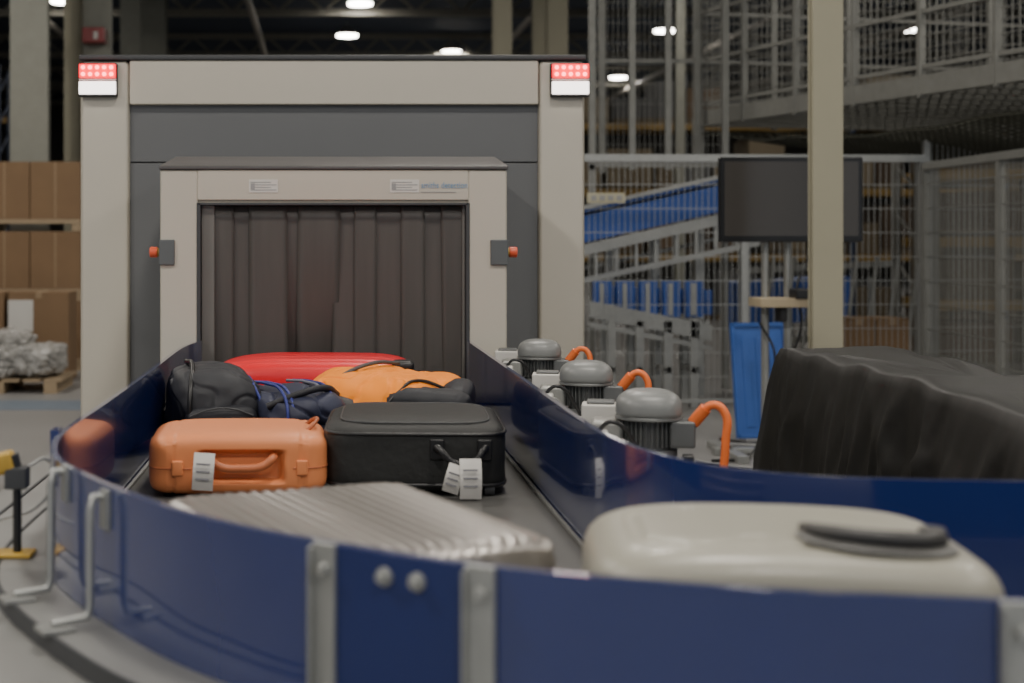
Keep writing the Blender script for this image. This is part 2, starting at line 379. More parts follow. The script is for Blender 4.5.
# ---------------------------------------------------------------- sensor at the left
se = empty('photoelectric_sensor', (-.565, 2.62, .905))
cyl('stem', (0, 0, -.03), (0, 0, .12), .008, BLACK, se)
box('bracket', -.02, .02, -.02, .02, .09, .13, DGREY, se, .003)
box('sensor_head', -.045, .03, -.02, .02, .118, .158, YEL, se, .008, rot=(0, R(-14), 0))
box('lens_cap', .028, .036, -.016, .016, .12, .15, BLACK, se, .002, rot=(0, R(-14), 0))
tube('cable', [(.02, 0, .13), (.05, .02, .14), (.06, .03, .10), (.03, .03, .05), (-.03, .02, .03), (-.15, 0, .0)], .003, GALV, se)
box('base_plate', -.06, .03, -.03, .03, -.034, -.027, YEL, se, .002)

# ---------------------------------------------------------------- luggage
def tag(parent, loc, rot=(0, 0, 0), w=.045, h=.09):
    bm = bmesh.new(); n = 8; rows = []
    for k in range(n+1):
        t = k/n; rows.append([bm.verts.new((x, -.012*math.sin(t*3.1), -h*t)) for x in (-w/2, w/2)])
    for k in range(n): bm.faces.new((rows[k][0], rows[k][1], rows[k+1][1], rows[k+1][0])).material_index = 0
    for k in range(3):
        z = -h*(.25+.2*k); addbox(bm, -w*.35, w*.3, -.016, -.0135, z-.004, z, None, 1)
    o = fin('luggage_tag', bm, [mat('paper_tag', (.66, .64, .60), .6), mat('tag_print', (.25, .25, .27), .6)], parent, loc=loc, rot=rot)
    s = o.modifiers.new('s', 'SOLIDIFY'); s.thickness = .001
# (1) red hard case
e = empty('hardshell_suitcase', (-.035, 4.93, BZ)); e.rotation_euler = (0, 0, R(-3))
REDC = mat('red_shell', (.78, .018, .028), .35, var=.08, coat=.25)
def rfn(q, c):
    if c.z > .6:
        for k in (-.16, -.08, 0, .08, .16):
            if abs(q.y-k) < .012: q.z -= .004
    if c.z > 0 and q.x < -.12: q.z *= 1-.9*(abs(q.x+.12))**1.3
    if abs(q.z) < .006: q.x *= .985; q.y *= .985
    return q
blob('shell', .69, .44, .215, REDC, e, p=5, loc=(0, 0, .118), cuts=50, fn=rfn)
bm = bmesh.new()
for x in (-.25, .25):
    for y in (-.15, .15): addcyl(bm, (x-.012, y, .0155), (x+.012, y, .0155), .0155, 16)
fin('wheels', bm, BLACK, e)
tube('side_handle', [(.33, -.05, .15), (.36, -.045, .16), (.362, .045, .16), (.33, .05, .15)], .009, BLACK, e)
box('corner_guard', .27, .345, -.20, -.12, .18, .222, BLACK, e, .014)
box('latch', -.02, .06, -.222, -.212, .10, .14, BLACK, e, .004)
# (2) black duffel
e = empty('duffel_bag', (-.335, 4.28, BZ)); e.rotation_euler = (0, 0, R(10))
NYL = mat('black_nylon', (.012, .013, .018), .6, var=.3, scale=30, bump=.15)
NAVY = mat('navy_nylon', (.020, .024, .052), .6, var=.4, scale=14, bump=.15)
def slump(q, c):
    if c.z > 0: q.z *= 1-.22*(q.x/.12 if q.x > 0 else 0)**2
    return q
blob('bag_body', .27, .48, .245, NYL, e, p=4, amp=.013, freq=8, loc=(0, 0, .125), seed=2, cuts=50, fn=slump, crease=1.0)
blob('side_pocket', .21, .10, .13, NYL, e, p=3.5, amp=.006, freq=9, loc=(.0, -.215, .09), seed=5)
tube('zip', [(-.09, -.262, .125), (-.03, -.267, .145), (.03, -.267, .145), (.09, -.262, .125)], .0025, DGREY, e)
tube('piping', [(.118, -.235, .06), (.118, -.225, .15), (.105, -.19, .195), (.105, .1, .20)], .004, mat('royal_trim', (.02, .03, .20), .5), e)
tube('carry_strap', [(-.09, -.235, .08), (-.085, -.225, .19), (-.07, -.12, .25), (-.07, .12, .25)], .007, BLACK, e)
e = empty('sports_bag', (-.105, 4.20, BZ)); e.rotation_euler = (0, 0, R(24))
blob('bag_body', .27, .40, .19, NAVY, e, p=3.2, amp=.02, freq=9, loc=(0, 0, .10), seed=9, cuts=50, crease=1.2)
for k, c in ((-.08, 0), (-.062, 0), (.045, 1), (.065, 0)):
    tube('stripe', [(k-.005, -.195, .07), (k, -.185, .15), (k+.006, -.13, .190), (k+.01, 0, .202), (k, .12, .196)], .0045, MATS['royal_trim'] if c == 0 else mat('dull_trim', (.16, .16, .2), .6), e)
tube('buckled_strap', [(-.12, -.13, .15), (-.02, -.165, .19), (.05, -.15, .198), (.12, -.08, .17)], .010, NYL, e)
# (3) orange/black backpack
e = empty('hiking_backpack', (.2, 4.38, BZ)); e.rotation_euler = (0, 0, R(-8))
ORG = mat('orange_nylon', (.97, .27, .012), .6, var=.06, scale=14, bump=.1, spec=.3)
blob('pack_body', .52, .46, .18, NYL, e, p=3.5, amp=.010, freq=6, loc=(0.01, 0, .09), seed=3, cuts=36)
def ofn(q, c):
    q.z += .006*math.sin(q.x*26+q.y*6)*(1 if c.z > 0 else 0)
    if c.z > 0: q.z *= 1+.25*math.exp(-((q.x+.06)/.12)**2)
    return q
blob('front_pocket', .46, .44, .16, ORG, e, p=2.8, amp=.014, freq=8, loc=(-.035, -.02, .135), seed=6, cuts=54, fn=ofn, crease=1.2)
blob('lid_pocket', .20, .27, .10, ORG, e, p=3.0, amp=.010, freq=9, loc=(.12, .07, .158), seed=8, cuts=36)
blob('side_panel', .10, .34, .12, NYL, e, p=3.0, amp=.006, freq=9, loc=(.215, -.02, .135), seed=12, cuts=30)
blob('base_pocket', .28, .14, .11, NYL, e, p=3.0, amp=.008, freq=9, loc=(.12, -.18, .135), seed=4, cuts=30)
blob('mesh_pocket', .16, .14, .11, mat('grey_mesh_fabric', (.09, .09, .09), .8, var=.4, scale=40), e, p=3, amp=.006, freq=10, loc=(-.15, -.19, .115), seed=8)
tube('compression_strap', [(.0, -.245, .12), (.05, -.22, .18), (.10, -.14, .205), (.2, -.10, .17)], .005, BLACK, e)
tube('compression_strap', [(-.2, -.17, .16), (-.13, -.13, .215), (-.05, -.03, .245), (.02, .12, .235)], .006, MATS['grey_mesh_fabric'], e)
# (4) black soft suitcase
e = empty('soft_suitcase', (.236, 3.72, BZ)); e.rotation_euler = (0, 0, R(-3))
FAB = mat('black_polyester', (.014, .0145, .014), .65, var=.3, scale=60, bump=.15)
blob('shell', .45, .54, .166, FAB, e, p=8, amp=.004, freq=6, loc=(0, 0, .088), cuts=40)
for z in (.027, .15):
    pts = []
    for k in range(48):
        a = k*math.tau/48; c, s_ = math.cos(a), math.sin(a); nn = (abs(c)**8+abs(s_)**8)**(1/8)
        pts.append((c/nn*.223, s_/nn*.268, z))
    tube('piping', pts, .0045, BLACK, e, cyclic=True)
blob('front_pocket', .38, .44, .014, FAB, e, p=5, amp=.003, loc=(0, 0, .169))
pts = []
for k in range(40):
    a = k*math.tau/40; c, s_ = math.cos(a), math.sin(a); nn = (abs(c)**5+abs(s_)**5)**(1/5); pts.append((c/nn*.188, s_/nn*.218, .172))
tube('zip', pts, .002, DGREY, e, cyclic=True)
tube('carry_handle', [(.05, -.268, .115), (.055, -.298, .12), (.09, -.308, .09), (.14, -.308, .09), (.165, -.298, .12), (.17, -.268, .115)], .009, BLACK, e)
box('handle_mount', .035, .07, -.277, -.262, .09, .14, BLACK, e, .004); box('handle_mount', .15, .185, -.277, -.262, .09, .14, BLACK, e, .004)
tag(e, (.13, -.318, .10), (R(-4), 0, R(4)), .052, .095); tag(e, (.10, -.318, .085), (R(4), R(16), R(-10)), .04, .07)
bm = bmesh.new()
for x in (-.18, .18): addcyl(bm, (x-.012, -.245, .016), (x+.012, -.245, .016), .016, 16); addcyl(bm, (x-.012, .235, .016), (x+.012, .235, .016), .016, 16)
fin('wheels', bm, DGREY, e)
# (5) copper orange hard case
e = empty('hardshell_suitcase', (-.214, 3.60, BZ)); e.rotation_euler = (0, 0, R(2))
COP = mat('copper_shell', (.74, .25, .095), .45, var=.05, coat=.05, scale=20, spec=.4)
def cfn(q, c):
    if c.y < -.9:
        fx = max(0, min(1, (.105-abs(q.x-.01))/.015)); fz = max(0, min(1, (.042-abs(q.z+.004))/.012)); q.y += .028*fx*fz
    if abs(abs(q.x)-.16) < .007 and abs(c.x) < .95: q *= .985
    if c.z > 0: q.z *= 1-.10*abs(q.x/.22)**3
    return q
blob('shell', .438, .36, .152, COP, e, p=7, loc=(0, 0, .080), cuts=76, fn=cfn)
pts = []
for k in range(80):
    a = k*math.tau/80; c, s_ = math.cos(a), math.sin(a); nn = (abs(c)**7+abs(s_)**7)**(1/7); X_, Y_ = c/nn*.2185, s_/nn*.180
    if Y_ < -.17 and abs(X_-.01) < .12: continue
    pts.append((X_, Y_, .072))
k0 = max(range(len(pts)), key=lambda i: (Vector(pts[i])-Vector(pts[i-1])).length)
tube('rim_seam', pts[k0:]+pts[:k0], .002, mat('copper_dark', (.42, .12, .045), .5), e)
tube('carry_handle', [(-.07, -.162, .098), (-.066, -.178, .096), (-.045, -.186, .080), (.01, -.188, .074), (.062, -.186, .080), (.084, -.178, .096), (.088, -.162, .098)], .0105, mat('copper_handle', (.52, .155, .06), .45), e)
tag(e, (-.078, -.196, .113), (R(2), R(4), R(0)), .05, .09)
for x in (-.145, .155): box('latch', x-.014, x+.014, -.184, -.174, .055, .092, COP, e, .004)
tube('top_handle', [(.17, -.06, .148), (.185, -.05, .160), (.185, .05, .160), (.17, .06, .148)], .005, MATS['copper_dark'], e)
bm = bmesh.new()
for x in (-.17, .17):
    for y in (-.13, .13): addcyl(bm, (x-.01, y, .012), (x+.01, y, .012), .012, 12)
fin('wheels', bm, BLACK, e)
# (6) ribbed aluminium case
e = empty('ribbed_aluminium_suitcase', (.033, 2.135, BZ))
e.rotation_euler = (0, 0, R(22))
ALU = mat('aluminium_shell', (.36, .335, .31), .34, .75, var=.08, scale=8)
bm = bmesh.new(); W_, L_, H_ = .44, .53, .20; hl = .22
vs = [-.265, -.2635, -.259, -.25, -.236, -hl]+[-hl+2*hl*k/16 for k in range(1, 16)]+[hl, .236, .25, .259, .2635, .265]; rows = []
NA = 400
for vv in vs:
    d = min(1, max(0, abs(vv)-hl)/.045); ins = .045*(1-math.sqrt(max(0, 1-d*d)))*.6
    row = []
    for k in range(NA):
        a = k*math.tau/NA; c, s_ = math.cos(a), math.sin(a)
        nn = (abs(c/(W_/2))**10+abs(s_/(H_/2))**10)**(1/10); u = c/nn; z = s_/nn
        per = u if abs(s_/(H_/2)) > abs(c/(W_/2)) else z
        rib = .0038*(.5+.5*math.cos(per*math.tau/.022))*(0.0 if (abs(z) < .012) else 1)
        L2 = math.hypot(u, z); f = (L2-.0038+rib-ins)/L2
        row.append(bm.verts.new((u*f, vv, z*f)))
    rows.append(row)
for i in range(len(rows)-1):
    for k in range(NA): bm.faces.new((rows[i][k], rows[i][(k+1) % NA], rows[i+1][(k+1) % NA], rows[i+1][k]))
bm.faces.new(rows[0][::-1]); bm.faces.new(rows[-1]); bmesh.ops.recalc_face_normals(bm, faces=bm.faces)
fin('ribbed_shell', bm, ALU, e, smooth=True, loc=(0, 0, .112))
tube('frame_seam', [(-.221, -.2, .112), (-.221, .2, .112)], .004, DGREY, e); tube('frame_seam', [(.221, -.2, .112), (.221, .2, .112)], .004, DGREY, e)
tube('carry_handle', [(-.06, -.26, .12), (-.055, -.282, .12), (.055, -.282, .12), (.06, -.26, .12)], .008, BLACK, e)
bm = bmesh.new()
for x in (-.15, .15):
    for y in (-.18, .18): addcyl(bm, (x-.01, y, .014), (x+.01, y, .014), .014, 12)
fin('wheels', bm, BLACK, e)
# (7) champagne hard case
e = empty('hardshell_suitcase', (.592, 1.86, BZ)); e.rotation_euler = (0, 0, R(-8))
CHM = mat('champagne_shell', (.335, .32, .265), .40, var=.05, coat=.1)
def gfn(q, c):
    if c.z > 0: q.z *= 1-.11*abs(q.x/.25)**2.2
    r = (abs(q.x/.19)**4+abs(q.y/.14)**4)**.25
    if c.z > .5 and .93 < r < 1.03: q.z -= .004
    return q
blob('shell', .495, .38, .245, CHM, e, p=6, loc=(0, 0, .132), cuts=60, fn=gfn)
pts = []
for k in range(48):
    a = k*math.tau/48; c, s_ = math.cos(a), math.sin(a); nn = (abs(c)**6+abs(s_)**6)**(1/6); pts.append((c/nn*.249, s_/nn*.191, .12))
tube('rim_seam', pts, .004, DGREY, e, cyclic=True)
HG = mat('handle_grey', (.06, .058, .056), .45)
blob('handle_dish', .19, .12, .014, mat('dish_grey', (.12, .118, .112), .45), e, p=2.3, loc=(.100, -.105, .2515), rot=(R(2), R(3.5), R(2)), cuts=20)
tube('carry_handle', [(.022, -.080, .259), (.03, -.120, .266), (.08, -.145, .266), (.14, -.140, .263), (.175, -.105, .258), (.178, -.078, .252)], .0095, HG, e)
cyl('handle_pivot', (.172, -.08, .240), (.172, -.08, .266), .016, HG, e, bevel=.003)
cyl('handle_pivot', (.026, -.08, .245), (.026, -.08, .267), .014, HG, e, bevel=.003)
bm = bmesh.new()
for x in (-.15, .15):
    for y in (-.11, .11): addcyl(bm, (x-.01, y, .014), (x+.01, y, .014), .014, 12)
addcyl(bm, (-.245, -.03, .15), (-.26, -.03, .15), .014, 16)
fin('wheels', bm, HG, e)

# ---------------------------------------------------------------- cloth covered conveyor, right
e = empty('cloth_covered_conveyor')
x0, x1, y0, y1, zt = 1.70, 2.08, 2.9, 5.3, 1.06
def rr(s):
    pts = [(x0, y0), (x1, y0), (x1, y1), (x0, y1)]; L = [(x1-x0), (y1-y0)]*2; tot = sum(L); d = s*tot
    for k in range(4):
        if d <= L[k]+1e-9:
            a, b = pts[k], pts[(k+1) % 4]; t = d/L[k]; return (a[0]+(b[0]-a[0])*t, a[1]+(b[1]-a[1])*t)
        d -= L[k]
    return pts[0]
bm = bmesh.new(); NP = 700; rings = []
cx, cy = (x0+x1)/2, (y0+y1)/2
for f, dz in [(.3, 0), (.6, 0), (.8, 0), (.92, -.002), (1, -.010)]:
    ring = []
    for k in range(NP):
        X, Y = rr(k/NP); X = cx+(X-cx)*f; Y = cy+(Y-cy)*f
        z = zt+dz+.018*noise.noise(Vector((X*5, Y*5, 0)))-.02*max(0, (4.6-Y))
        ring.append(bm.verts.new((X, Y, z)))
    rings.append(ring)
for j in range(1, 31):
    t = j/30; ring = []
    for k in range(NP):
        X, Y = rr(k/NP)
        ex = min(X-x0, x1-X); ey = min(Y-y0, y1-Y)
        wx = max(0, 1-ex/.06); wy = max(0, 1-ey/.06); dx = (-1 if X < cx else 1)*wx; dy = (-1 if Y < cy else 1)*wy
        L2 = math.hypot(dx, dy) or 1; dx /= L2; dy /= L2
        s = k/NP; sh = s+.018*t*noise.noise(Vector((s*9, 2, t)))
        ridge = max(-.4, 1-abs(noise.noise(Vector((sh*26, t*.5, 5))))*3.2)
        ridge2 = max(-.2, 1-abs(noise.noise(Vector((sh*62+t*5, t*1.5, 11))))*3.2)
        diag = max(0, 1-abs(noise.noise(Vector((s*20+t*3.0, t*3.2-s*14, 21))))*4.5)
        fold = (.050*ridge+.016*ridge2)*t**.5+.014*diag*min(1, t*5)
        corner = wx*wy
        flare = .015*(1-(1-t)**6)+.08*t**.9+fold-.03*t+.09*corner*t**.8
        z0 = rings[4][k].co.z
        ring.append(bm.verts.new((X+dx*flare, Y+dy*flare, z0-t*(z0-.01))))
    rings.append(ring)
for A, B in zip(rings, rings[1:]):
    for k in range(NP): bm.faces.new((A[k], A[(k+1) % NP], B[(k+1) % NP], B[k]))
bm.faces.new(rings[0]); bmesh.ops.recalc_face_normals(bm, faces=bm.faces)
fin('black_cloth', bm, mat('black_cloth', (.013, .0125, .0115), .5, var=.2, scale=3), e, smooth=True)
box('conveyor_under_cloth', x0+.05, x1-.05, y0+.05, y1-.05, .0, .95, STEEL, e, .005)

# ---------------------------------------------------------------- columns
def column(px0, px1, Y, m=BEIGE2, zt=6.99, dep=1.0):
    a = S(px0, 0, Y)[0]; b = S(px1, 0, Y)[0]; w_ = b-a
    e = empty('steel_column', ((a+b)/2, Y+w_*dep/2, 0))
    bm = bmesh.new(); h = w_/2; g = h*dep
    addbox(bm, -h, h, -g, -g+.02, 0, zt); addbox(bm, -h, h, g-.02, g, 0, zt); addbox(bm, -.01, .01, -g+.02, g-.02, 0, zt)
    addbox(bm, -h*1.5, h*1.5, -g*1.5, g*1.5, 0, .025)
    fin('h_section', bm, m, e); return e
column(813, 843, 8.5, dep=.5)
column(494, 512, 20); column(548, 568, 20.5); column(533, 545, 25)
GC = mat('grey_column', (.26, .26, .22), .6)
column(10, 48, 17.4, GC, dep=.3); column(64, 82, 19, BEIGE2, dep=.3)
column(120, 140, 24, GC); column(140, 165, 28.5, GC)
column(676, 685, 24, GC)
bx = S(82, 42, 18.5); bx2 = S(104, 27, 18.5)
e = empty('fire_hose_cabinet')
box('cabinet', bx[0], bx2[0], 18.5, 18.75, bx[2], bx2[2], RED, e, .01)
box('door_sign', bx[0]+.15, bx2[0]-.08, 18.49, 18.5, bx[2]+.04, bx2[2]-.06, WHITE, e, 0)
box('mount_post', bx[0]-.03, bx2[0]+.05, 18.76, 18.9, 0, 6.99, GC, e, 0)

# ---------------------------------------------------------------- monitor on stand
Ym = 9.5
mo = empty('flat_screen_monitor')
a = S(720, 242, Ym); b = S(863, 157, Ym)
box('bezel', a[0], b[0], Ym, Ym+.06, a[2], b[2], mat('bezel_black', (.006, .006, .007), .3), mo, .008)
box('screen', a[0]+.03, b[0]-.03, Ym-.002, Ym+.002, a[2]+.04, b[2]-.03, mat('screen_glass', (.055, .050, .046), .18, var=.03), mo, 0)
box('rear_housing', a[0]+.2, b[0]-.2, Ym+.06, Ym+.11, a[2]+.1, b[2]-.1, BLACK, mo, .01)
xa = S(771.5, 0, Ym)[0]; xb = S(794, 0, Ym)[0]
for x in (xa, xb): cyl('stand_pole', (x, Ym+.14, .04), (x, Ym+.14, 1.75), .026, GALV, mo)
box('stand_shelf', S(757,0,Ym)[0], S(812,0,Ym)[0], Ym-.08, Ym+.2, S(0,307,Ym)[2], S(0,298,Ym)[2], mat('shelf_cream', (.4, .33, .22), .6), mo, .004)
box('stand_base', xa-.35, xb+.35, Ym+.09, Ym+.19, 0, .05, GALV, mo, .004)
box('stand_base_cross', xa-.3, xa-.22, Ym-.25, Ym+.5, 0, .05, GALV, mo, .004); box('stand_base_cross', xb+.22, xb+.3, Ym-.25, Ym+.5, 0, .05, GALV, mo, .004)
box('adapter_box', xa+.05, xb-.05, Ym-.02, Ym+.1, S(0,322,Ym)[2], S(0,308,Ym)[2], BLACK, mo, .01)
box('power_strip', xb-.02, xb+.08, Ym-.1, Ym+.05, S(0,303,Ym)[2]+.03, S(0,293,Ym)[2]+.03, BLACK, mo, .01)
tube('power_cable', [(xb+.12, Ym+.1, 1.46), (xb+.1, Ym+.05, 1.3), (xb+.02, Ym, 1.15), (xb+.05, Ym, .9), (xb-.02, Ym+.1, .5), (xb+.1, Ym, .02)], .008, BLACK, mo)
tube('signal_cable', [(xa-.05, Ym+.1, .9), (xa+.02, Ym, .7), (xa-.03, Ym, .4), (xa-.2, Ym-.1, .01), (xa-.7, Ym-.2, .01)], .008, BLACK, mo)
e = empty('floor_cables')
for k in range(7):
    pts = []; xx = 2.2+.17*k
    for j in range(6): pts.append((xx+j*.22, 8.9+.3*k+.25*math.sin(j*1.7+k*2), .012))
    tube('cable', pts, .011, [BLACK, mat('cable_grey', (.3, .3, .3), .5)][k % 2], e)
e = empty('blue_plastic_pallet', (S(764, 0, 10.3)[0], 10.3, 0)); e.rotation_euler = (R(-10), 0, R(4))
LB = mat('bright_blue_plastic', (.025, .10, .38), .4)
bm = bmesh.new(); addbox(bm, -.20, .20, -.02, .02, .02, .86)
for x in (-.19, .19): addbox(bm, x-.012, x+.012, -.035, -.02, .02, .86)
for z in (.035, .845): addbox(bm, -.2, .2, -.035, -.02, z-.015, z+.015)
for k in range(3): addbox(bm, -.13+.1*k, -.07+.1*k, -.026, -.02, .1, .75)
fin('slab', bm, LB, e, bevel=.008)

# ---------------------------------------------------------------- fences
def fence(name, p0, p1, z0, z1, dv=.05, dh=.2, r=.0045, post=.05, nposts=3, m=GALV, toprail=True):
    e = empty(name); p0 = Vector((*p0, 0)); p1 = Vector((*p1, 0)); L = (p1-p0).length; bm = bmesh.new()
    n = int(L/dv)
    for k in range(n+1):
        p = p0.lerp(p1, k/n); addbar(bm, p+Vector((0, 0, z0)), p+Vector((0, 0, z1)), r)
    k = z0
    while k <= z1+1e-3:
        addbar(bm, p0+Vector((0, 0, k)), p1+Vector((0, 0, k)), r*1.5); k += dh
    fin('wire_mesh', bm, m, e)
    bm = bmesh.new()
    for k in range(nposts):
        p = p0.lerp(p1, k/(nposts-1)); addbar(bm, p+Vector((0, 0, 0 if z0 < .5 else z0)), p+Vector((0, 0, z1+.05)), post)
    if toprail:
        addbar(bm, p0+Vector((0, 0, z1+.02)), p1+Vector((0, 0, z1+.02)), .06); addbar(bm, p0+Vector((0, 0, z0)), p1+Vector((0, 0, z0)), .03)
    fin('posts_and_rails', bm, m, e); return e
fence('wire_mesh_fence', (2.0, 11.8), (5.0, 11.9), .12, 2.12)
fence('wire_mesh_fence', (5.0, 11.82), (4.9, 9.0), .12, 2.05, nposts=3, r=.006, m=GALVD)
fence('wire_mesh_fence', (5.08, 12.0), (9.0, 12.6), .12, 2.3)

# mezzanine walkway with mesh balustrades
e = empty('mezzanine_walkway')
A = Vector((3.9, 14.8, 0)); B = Vector((5.6, 9.2, 0)); C = Vector((10.5, 10.2, 0)); D = Vector((9.0, 16.0, 0)); ZD = 2.72
bm = bmesh.new()
for P, Q in ((A, B), (B, C), (C, D), (D, A)):
    addbar(bm, P+Vector((0, 0, ZD)), Q+Vector((0, 0, ZD)), .06, .16)
for k in range(1, 14):
    t = k/14; addbar(bm, A.lerp(B, t)+Vector((0, 0, ZD-.02)), D.lerp(C, t)+Vector((0, 0, ZD-.02)), .05, .08)
for k in range(1, 50):
    t = k/50; addbar(bm, A.lerp(D, t)+Vector((0, 0, ZD+.06)), B.lerp(C, t)+Vector((0, 0, ZD+.06)), .03, .05)
fin('deck_grating', bm, GALVD, e)
bm = bmesh.new()
for P, Q, n in ((A, B, 7), (A, D, 6), (B, C, 5)):
    for k in range(n+1):
        p = P.lerp(Q, k/n); addbar(bm, p+Vector((0, 0, ZD-.1)), p+Vector((0, 0, ZD+2.6)), .055)
    for z in (.15, .6, 1.1, 1.9): addbar(bm, P+Vector((0, 0, ZD+z)), Q+Vector((0, 0, ZD+z)), .035)
for P in (A, C, D, A.lerp(D, .5), B.lerp(C, .5)): addbar(bm, P, P+Vector((0, 0, ZD)), .1)
fin('posts_and_handrails', bm, GALVD, e)
bm = bmesh.new()
for P, Q in ((A, B), (A, D), (B, C)):
    n = int((Q-P).length/.08)
    for k in range(n): addbar(bm, P.lerp(Q, k/n)+Vector((0, 0, ZD+.1)), P.lerp(Q, k/n)+Vector((0, 0, ZD+1.9)), .006)
    for k in range(18): addbar(bm, P+Vector((0, 0, ZD+.1+k*.1)), Q+Vector((0, 0, ZD+.1+k*.1)), .006)
fin('mesh_infill', bm, GALVD, e)
bm = bmesh.new(); G = 40; vs_ = []
for i in range(G+1):
    row = []
    for j in range(G+1):
        u, v = i/G, j/G; p = (A.lerp(B, u)).lerp(D.lerp(C, u), v); sag = .42*(math.sin(math.pi*u)*math.sin(math.pi*min(1, v*1.3+.12)))**.6 if 0 < u < 1 and v < .67 else 0
        row.append(bm.verts.new((p.x, p.y, ZD-.12-sag+.05*noise.noise(p*1.5))))
    vs_.append(row)
for i in range(G):
    for j in range(G): bm.faces.new((vs_[i][j], vs_[i+1][j], vs_[i+1][j+1], vs_[i][j+1]))
bmesh.ops.subdivide_edges(bm, edges=bm.edges[:], cuts=1, use_grid_fill=True)
o = fin('safety_net', bm, mat('net_fibre', (.06, .06, .045), .8), e)
wm = o.modifiers.new('w', 'WIREFRAME'); wm.thickness = .022; wm.use_replace = True
# tall guard cage to the left of the mezzanine
e = empty('tall_guard_cage'); bm = bmesh.new()
for px, Y in ((592, 14), (602, 14.6), (632, 14), (668, 14), (697, 14.6), (725, 14)):
    p = Vector(S(px, 0, Y)); p.z = 2.15; addbar(bm, p, p+Vector((0, 0, 3.0)), .06)
for px in (592, 725):
    p = Vector(S(px, 0, 14)); p.z = 0; addbar(bm, p, p+Vector((0, 0, 2.2)), .06)
for z in (2.2, 3.9): addbar(bm, (2.6, 14, z), (4.0, 14, z), .05)
for z in (2.3, 3.3, 4.3): addbar(bm, (2.85, 14.6, z), (3.9, 14.6, z), .035)
addbar(bm, (2.9, 14, 2.2), (2.9, 14.6, 2.3), .04); addbar(bm, (3.85, 14, 2.2), (3.85, 14.6, 2.3), .04)
for k in range(26): addbar(bm, (2.64+k*.052, 14.02, 2.2), (2.64+k*.052, 14.02, 4.6), .004)
for k in range(13): addbar(bm, (2.62, 14.02, 2.2+k*.2), (3.97, 14.02, 2.2+k*.2), .004)
fin('cage_frame', bm, GALVD, e)

# ---------------------------------------------------------------- background conveyors behind the fence
e = empty('inclined_belt_conveyor'); bm = bmesh.new()
def pan(bm, px0, pyt0, px1, pyt1, h, Y, d=.06, mi=0):
    a = Vector(S(px0, pyt0, Y)); b = Vector(S(px1, pyt1, Y))
    v = [(a.x, Y, a.z), (b.x, Y, b.z), (b.x, Y, b.z-h), (a.x, Y, a.z-h)]
    f = [bm.verts.new(q) for q in v]; g = [bm.verts.new((q[0], q[1]+d, q[2])) for q in v]
    for fc in ((f[::-1]), g, (f[0], f[1], g[1], g[0]), (f[1], f[2], g[2], g[1]), (f[2], f[3], g[3], g[2]), (f[3], f[0], g[0], g[3])):
        bm.faces.new(fc).material_index = mi
Yc = 12.9
pan(bm, 560, 215, 760, 170, .30, Yc); pan(bm, 560, 211, 760, 166, .035, Yc-.02, mi=1); pan(bm, 560, 250, 760, 205, .10, Yc-.02, mi=1)
pan(bm, 560, 212, 760, 167, .26, Yc+.8)
pan(bm, 560, 218, 760, 173, .03, Yc, .8, 1)
pan(bm, 560, 283, 760, 240, .05, Yc, mi=1); pan(bm, 560, 272, 760, 228, .03, Yc+.7, mi=1)
for k in range(9): pan(bm, 575+k*20, 250-k*4.5, 578+k*20, 250-k*4.5, .28, Yc+.02, mi=1)
bmesh.ops.recalc_face_normals(bm, faces=bm.faces)
for px in (610, 655, 700, 745):
    p = Vector(S(px, 0, Yc+.4)); addbox(bm, p.x-.04, p.x+.04, Yc+.4, Yc+.48, 0, 1.55, None, 1)
fin('conveyor_frame', bm, [BLUE2, GALV], e)
e = empty('roller_conveyor'); bm = bmesh.new()
Yr = 12.4
for px in (598, 621, 644, 667, 690):
    p = S(px, 281, Yr); addbox(bm, p[0]-.02, p[0]+.13, Yr+.05, Yr+.15, p[2]-.32, p[2], None, 0); addbox(bm, p[0]+.02, p[0]+.06, Yr+.03, Yr+.05, p[2]-.3, p[2]-.02, None, 1)
pan(bm, 596, 286, 712, 290, .22, Yr+.2)
pan(bm, 590, 301, 712, 325, .14, Yr, mi=1); pan(bm, 590, 322, 712, 346, .04, Yr+.02, mi=1)
bmesh.ops.recalc_face_normals(bm, faces=bm.faces)
for px in (612, 640, 668, 695):
    p = Vector(S(px, 0, Yr)); addbox(bm, p.x-.035, p.x+.035, Yr, Yr+.07, 0, .75, None, 1); addbox(bm, p.x-.035, p.x+.035, Yr+.35, Yr+.42, 0, .75, None, 1)
    addbox(bm, p.x-.03, p.x+.03, Yr, Yr+.4, .3, .35, None, 1)
for k in range(16): addcyl(bm, (2.45+k*.06, Yr+.03, .74), (2.45+k*.06, Yr+.4, .74), .022, 10, mi=1)
fin('frame_and_rollers', bm, [BLUE2, GALV], e)
e = empty('blue_side_conveyor'); bm = bmesh.new()
pan(bm, 738, 283, 850, 276, .42, 13.9, .5); pan(bm, 738, 268, 900, 260, .06, 13.8, mi=1); pan(bm, 738, 335, 900, 338, .06, 13.8, mi=1)
bmesh.ops.recalc_face_normals(bm, faces=bm.faces)
for k in range(4): addbox(bm, 4.15+k*.4, 4.21+k*.4, 13.95, 14.01, 0, 1.1, None, 1)
for k in range(8): addbar(bm, (4.2+k*.2, 13.75, .2), (4.35+k*.2, 13.75, 1.3), .03, mi=1)
fin('conveyor_frame', bm, [BLUE2, GALVD], e)
a = S(587, 203, 11.7); b = S(625, 193, 11.7)
e = empty('fence_sign'); box('plate', a[0], b[0], 11.69, 11.71, a[2], b[2], mat('sign_cream', (.45, .42, .3), .6), e, .002)
for k in range(4): box('print', a[0]+.03+k*.07, a[0]+.075+k*.07, 11.685, 11.691, a[2]+.02, b[2]-.02, MATS['print_grey'], e, 0)

